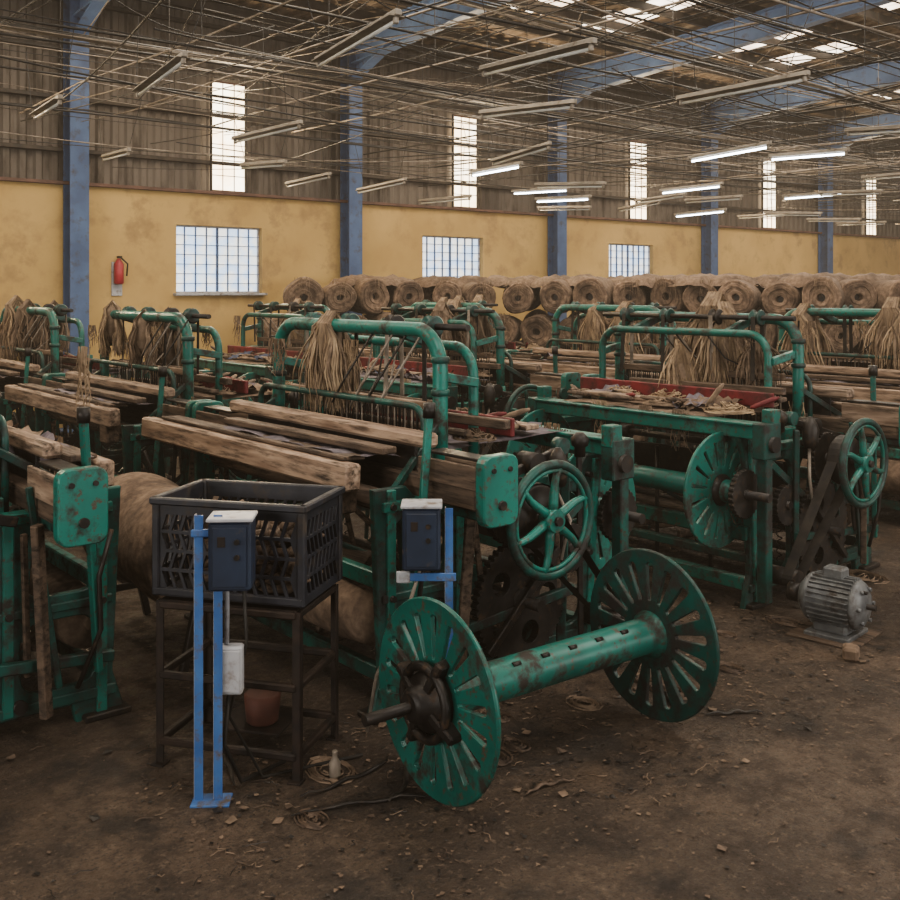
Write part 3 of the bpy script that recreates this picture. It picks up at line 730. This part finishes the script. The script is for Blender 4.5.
# ------------------------------------------------------------------ tube fixtures & conduits
def fixture(on):
    mb=MB()
    mb.box((0,0,0),(.045,1.2,.04),BATTEN,None,.004);mb.box((0,0,-.018),(.11,1.15,.006),BATTEN,(0,.0,0),.001)
    for s_ in(-.56,.56): mb.box((0,s_,-.045),(.035,.03,.045),BATTEN)
    mb.cyl((0,-.55,-.05),(0,.55,-.05),.013,TUBEON if on else GLASSD,10)
    return mb
FON=fixture(True).mesh('tube_light');FOFF=fixture(False).mesh('tube_light')
r=random.Random(21)
wires=MB()
lights=[(3.15,9.6,3.7,0),(4.9,12.4,3.7,0),(7.8,12.6,3.6,0),(9.1,12.6,3.6,0),(3.4,7.7,3.72,0),(12.2,12.3,3.7,1),(10.7,7.5,3.72,1),(11.5,6.9,3.7,1),(5.2,5.3,3.7,0),(3.9,5.7,3.7,0),(7.3,5.0,3.7,0),(6.8,7.05,3.75,0),
(9.0,9.9,3.6,1),(10.5,10,3.5,0),(13.0,9.8,3.6,1),(15,12.5,3.6,0),(16.5,9.8,3.7,1),(14.6,7.3,3.7,0),(17.6,7.2,3.7,1),(19,12.5,3.6,0),(21,9.8,3.7,1),(23,12.4,3.6,0),(10.4,5.2,3.7,0),(13.5,5.2,3.7,0),(5.6,9.9,3.75,0),(2.2,12.3,3.7,0),(14,11.2,3.6,0),(18.4,8.4,3.6,0),
(10.6,12.9,3.5,0),(11.6,11.2,3.45,1),(13.4,12.9,3.5,0),(14.4,10.4,3.55,0),(16.2,12,3.5,1),(17.8,11,3.5,0),(20,11.4,3.5,0),(6.4,11.4,3.6,0),(8.2,8.6,3.6,0),(15.6,8.6,3.6,0)]
for (u,v,z,on) in lights:
    o=inst('tube_light',FON if on else FOFF,(u,v,z),r.uniform(-.2,.2));o.rotation_euler[0]=r.uniform(-.07,.07)
    p=o.location
    for s_ in(-.45,.45):
        wires.tube([(p.x,p.y+s_,p.z+.06),(p.x+r.uniform(-.15,.15),p.y+s_*1.3,4.3)],.004,WIREM,4,False)
def wire(p0,p1,sag,rad,mat,n=14):
    p0=Vector(p0);p1=Vector(p1)
    wires.tube([p0.lerp(p1,i/n)-Vector((0,0,sag*4*(i/n)*(1-i/n))) for i in range(n+1)],rad,mat,5,False)
for v in(4.6,5.3,6.4,7.5,8.8,10,11.4,12.6,13.8):
    pts=[];u=U0+9
    z=4.3+r.uniform(-.15,.15)
    while u<36: pts.append((u,v+r.uniform(-.04,.04),z+r.uniform(-.04,.04)));u+=2.5
    wires.tube(pts,.013,r.choice((PIPE,WIREM)),6,False)
    for q in range(8):
        u=r.uniform(-1,9);zq=3.95+r.random()**1.8*1.9
        wire((u,v+r.uniform(-.4,.4),zq),(u+r.uniform(6,20),v+r.uniform(-.6,.4),zq+r.uniform(-.3,.3)),r.uniform(.03,.35),r.uniform(.004,.01),r.choice((WIREM,PIPE,WIREM,WIREM)))
u=1.5
while u<30:
    z=4.34+r.uniform(-.2,.2)
    wires.tube([(u,3.2,z),(u+r.uniform(-.1,.1),6,z+r.uniform(-.06,.06)),(u+r.uniform(-.1,.1),9,z),(u+r.uniform(-.1,.1),12,z+r.uniform(-.06,.06)),(u,14.2,z)],.012,PIPE if r.random()<.5 else WIREM,6,False)
    for q in range(4):
        a=r.uniform(-1,1);zq=3.95+r.random()**1.8*1.9
        wire((u+a,3,zq),(u+a+r.uniform(-4,4),14.2,zq+r.uniform(-.3,.3)),r.uniform(.03,.35),r.uniform(.004,.009),r.choice((WIREM,PIPE,WIREM)))
    for v in(5.3,8.8,12.6):
        wires.tube([(u,v,z),(u+r.uniform(-.05,.05),v,rz_(v)-.1)],.006,WIREM,4,False)
    vq=r.uniform(5,12)
    wire((u,vq,4.35),(u+1.7,vq+r.uniform(-.5,.5),4.35),r.uniform(.15,.45),.006,WIREM,10)
    u+=1.4
for v,z in((9.2,5.4),(12.2,5.0)):
    wires.box((17,v,z),(36,.1,.025),PURL)
    for q in range(4): wire((0,v,z+.04),(34,v+r.uniform(-.05,.05),z+.05),r.uniform(-.1,.1),.01,WIREM)
wires.obj('overhead_wiring')
mb=MB();mb.lathe((0,0,0),(0,0,1),[(0,.05),(.02,.07),(.3,.07),(.36,.03),(.38,.025)],REDX,20);mb.box((0,-.02,.4),(.05,.1,.03),IRON)
mb.tube([(0,-.05,.4),(.1,-.08,.3),(.09,-.07,.12)],.012,IRON,8);mb.box((0,.08,.08),(.16,.02,.5),WHITEP)
mb.obj('fire_extinguisher',(5.82,WV-.1,2.08))
# ------------------------------------------------------------------ floor litter
mb=MB();r=random.Random(9)
for i in range(3000):
    u=r.uniform(.6,8);v=r.uniform(.8,5.2)
    if r.random()<.5: u=r.uniform(1.6,5.5);v=r.uniform(2.5,4)
    s_=r.uniform(.004,.014)*(2.4 if r.random()<.06 else 1);a=r.uniform(0,pi)
    if r.random()<.8:
        vs=[(u+s_*math.cos(a+q)*r.uniform(.5,1.2),v+s_*math.sin(a+q)*r.uniform(.5,1.2),.004+r.uniform(0,s_*.5)) for q in(0,1.4,2.9,4.6)]
        mb.add(vs,[[0,1,2],[0,2,3]],r.choice((WOODD,BURLAP,JUTED,BURLAP,IRON,IRON,BELT)))
    else:
        n=5;d=r.uniform(.03,.1)
        mb.tube([(u+d*k/n*math.cos(a)+r.uniform(-.01,.01),v+d*k/n*math.sin(a)+r.uniform(-.01,.01),.005+r.uniform(0,.006)) for k in range(n)],.0018,r.choice((JUTED,WOODD,IRON)),4,False)
for (u,v,l,a) in((2.0,3.35,.6,-.3),(2.35,3.2,.35,.6),(3.9,3.0,.3,1.2),(2.8,2.9,.25,.2),(1.95,3.7,.45,1.3),(2.1,3.45,.5,.1),(4.2,2.75,.3,2)):
    pts=[];x,y=u,v
    for k_ in range(12):
        pts.append((x,y,.012+.006*math.sin(k_*1.7)));x+=l/11*math.cos(a);y+=l/11*math.sin(a);a+=r.uniform(-.35,.35)
    mb.tube(pts,[.004+.008*math.sin(pi*k_/11) for k_ in range(12)],r.choice((WOODD,BELT,IRON)),6,True,False,.5)
for i in range(12): tangle(mb,r,(r.uniform(1.7,6.5),r.uniform(3.1,3.6),0),r.uniform(.05,.12),20,r.choice((WOODD,WOODD,JUTED)),.15)
mb.obj('floor_litter')
# ------------------------------------------------------------------ lights
def area(name,loc,sx,sy,e,rot,col):
    d=bpy.data.lights.new(name,'AREA');d.shape='RECTANGLE';d.size=sx;d.size_y=sy;d.energy=e;d.color=col
    o=bpy.data.objects.new(name,d);o.location=loc;o.rotation_euler=rot;COL.objects.link(o);return o
for u in(0,5.5,11,17,23):
    area('skylight_light',(u,9,6.1),1.6,8,400,(0,0,0),(1,.88,.72))
for u in(2,7):
    area('skylight_light',(u,.5,6.3),2.0,4,250,(0,0,0),(1,.93,.84))
for u in(4,12,20): area('window_light',(u,V0+.4,3.3),5,2.4,430,(pi/2+.2,0,0),(1,.96,.91))  # added fill behind the camera, tilted up to brighten the roof
for v in(-2,3): area('window_light',(U0+.3,v,3.3),2.4,3.6,330,(0,-pi/2,0),(1,.95,.88))  # added key light out of view, brightens faces turned to the left wall
for b in bays[2:]:
    area('window_light',(b,WV-.25,4.4),.6,1.7,150,(-pi/2,0,0),(1,.78,.5))
w=bpy.data.worlds.new('World');scene.world=w;w.use_nodes=True
wn_=w.node_tree
wn_.nodes['Background'].inputs[0].default_value=(1,.88,.72,1);wn_.nodes['Background'].inputs[1].default_value=.3
em=wn_.nodes.new('ShaderNodeEmission');em.inputs[0].default_value=(1,.8,.58,1);em.inputs[1].default_value=.0026  # air given a faint even glow of its own to imitate lit haze
ab=wn_.nodes.new('ShaderNodeVolumeAbsorption');ab.inputs['Density'].default_value=.006;ab.inputs['Color'].default_value=(.3,.3,.3,1)
ad=wn_.nodes.new('ShaderNodeAddShader');wn_.links.new(em.outputs[0],ad.inputs[0]);wn_.links.new(ab.outputs[0],ad.inputs[1])
wn_.links.new(ad.outputs[0],wn_.nodes['World Output'].inputs['Volume'])
# ------------------------------------------------------------------ camera
cd=bpy.data.cameras.new('camera');cam=bpy.data.objects.new('camera',cd);COL.objects.link(cam)
cam.location=(0,0,2.0);cam.rotation_euler=(pi/2,0,-math.asin(.639));cd.lens=40.8;cd.sensor_width=36;cd.shift_y=-.178;cd.clip_end=200
scene.camera=cam
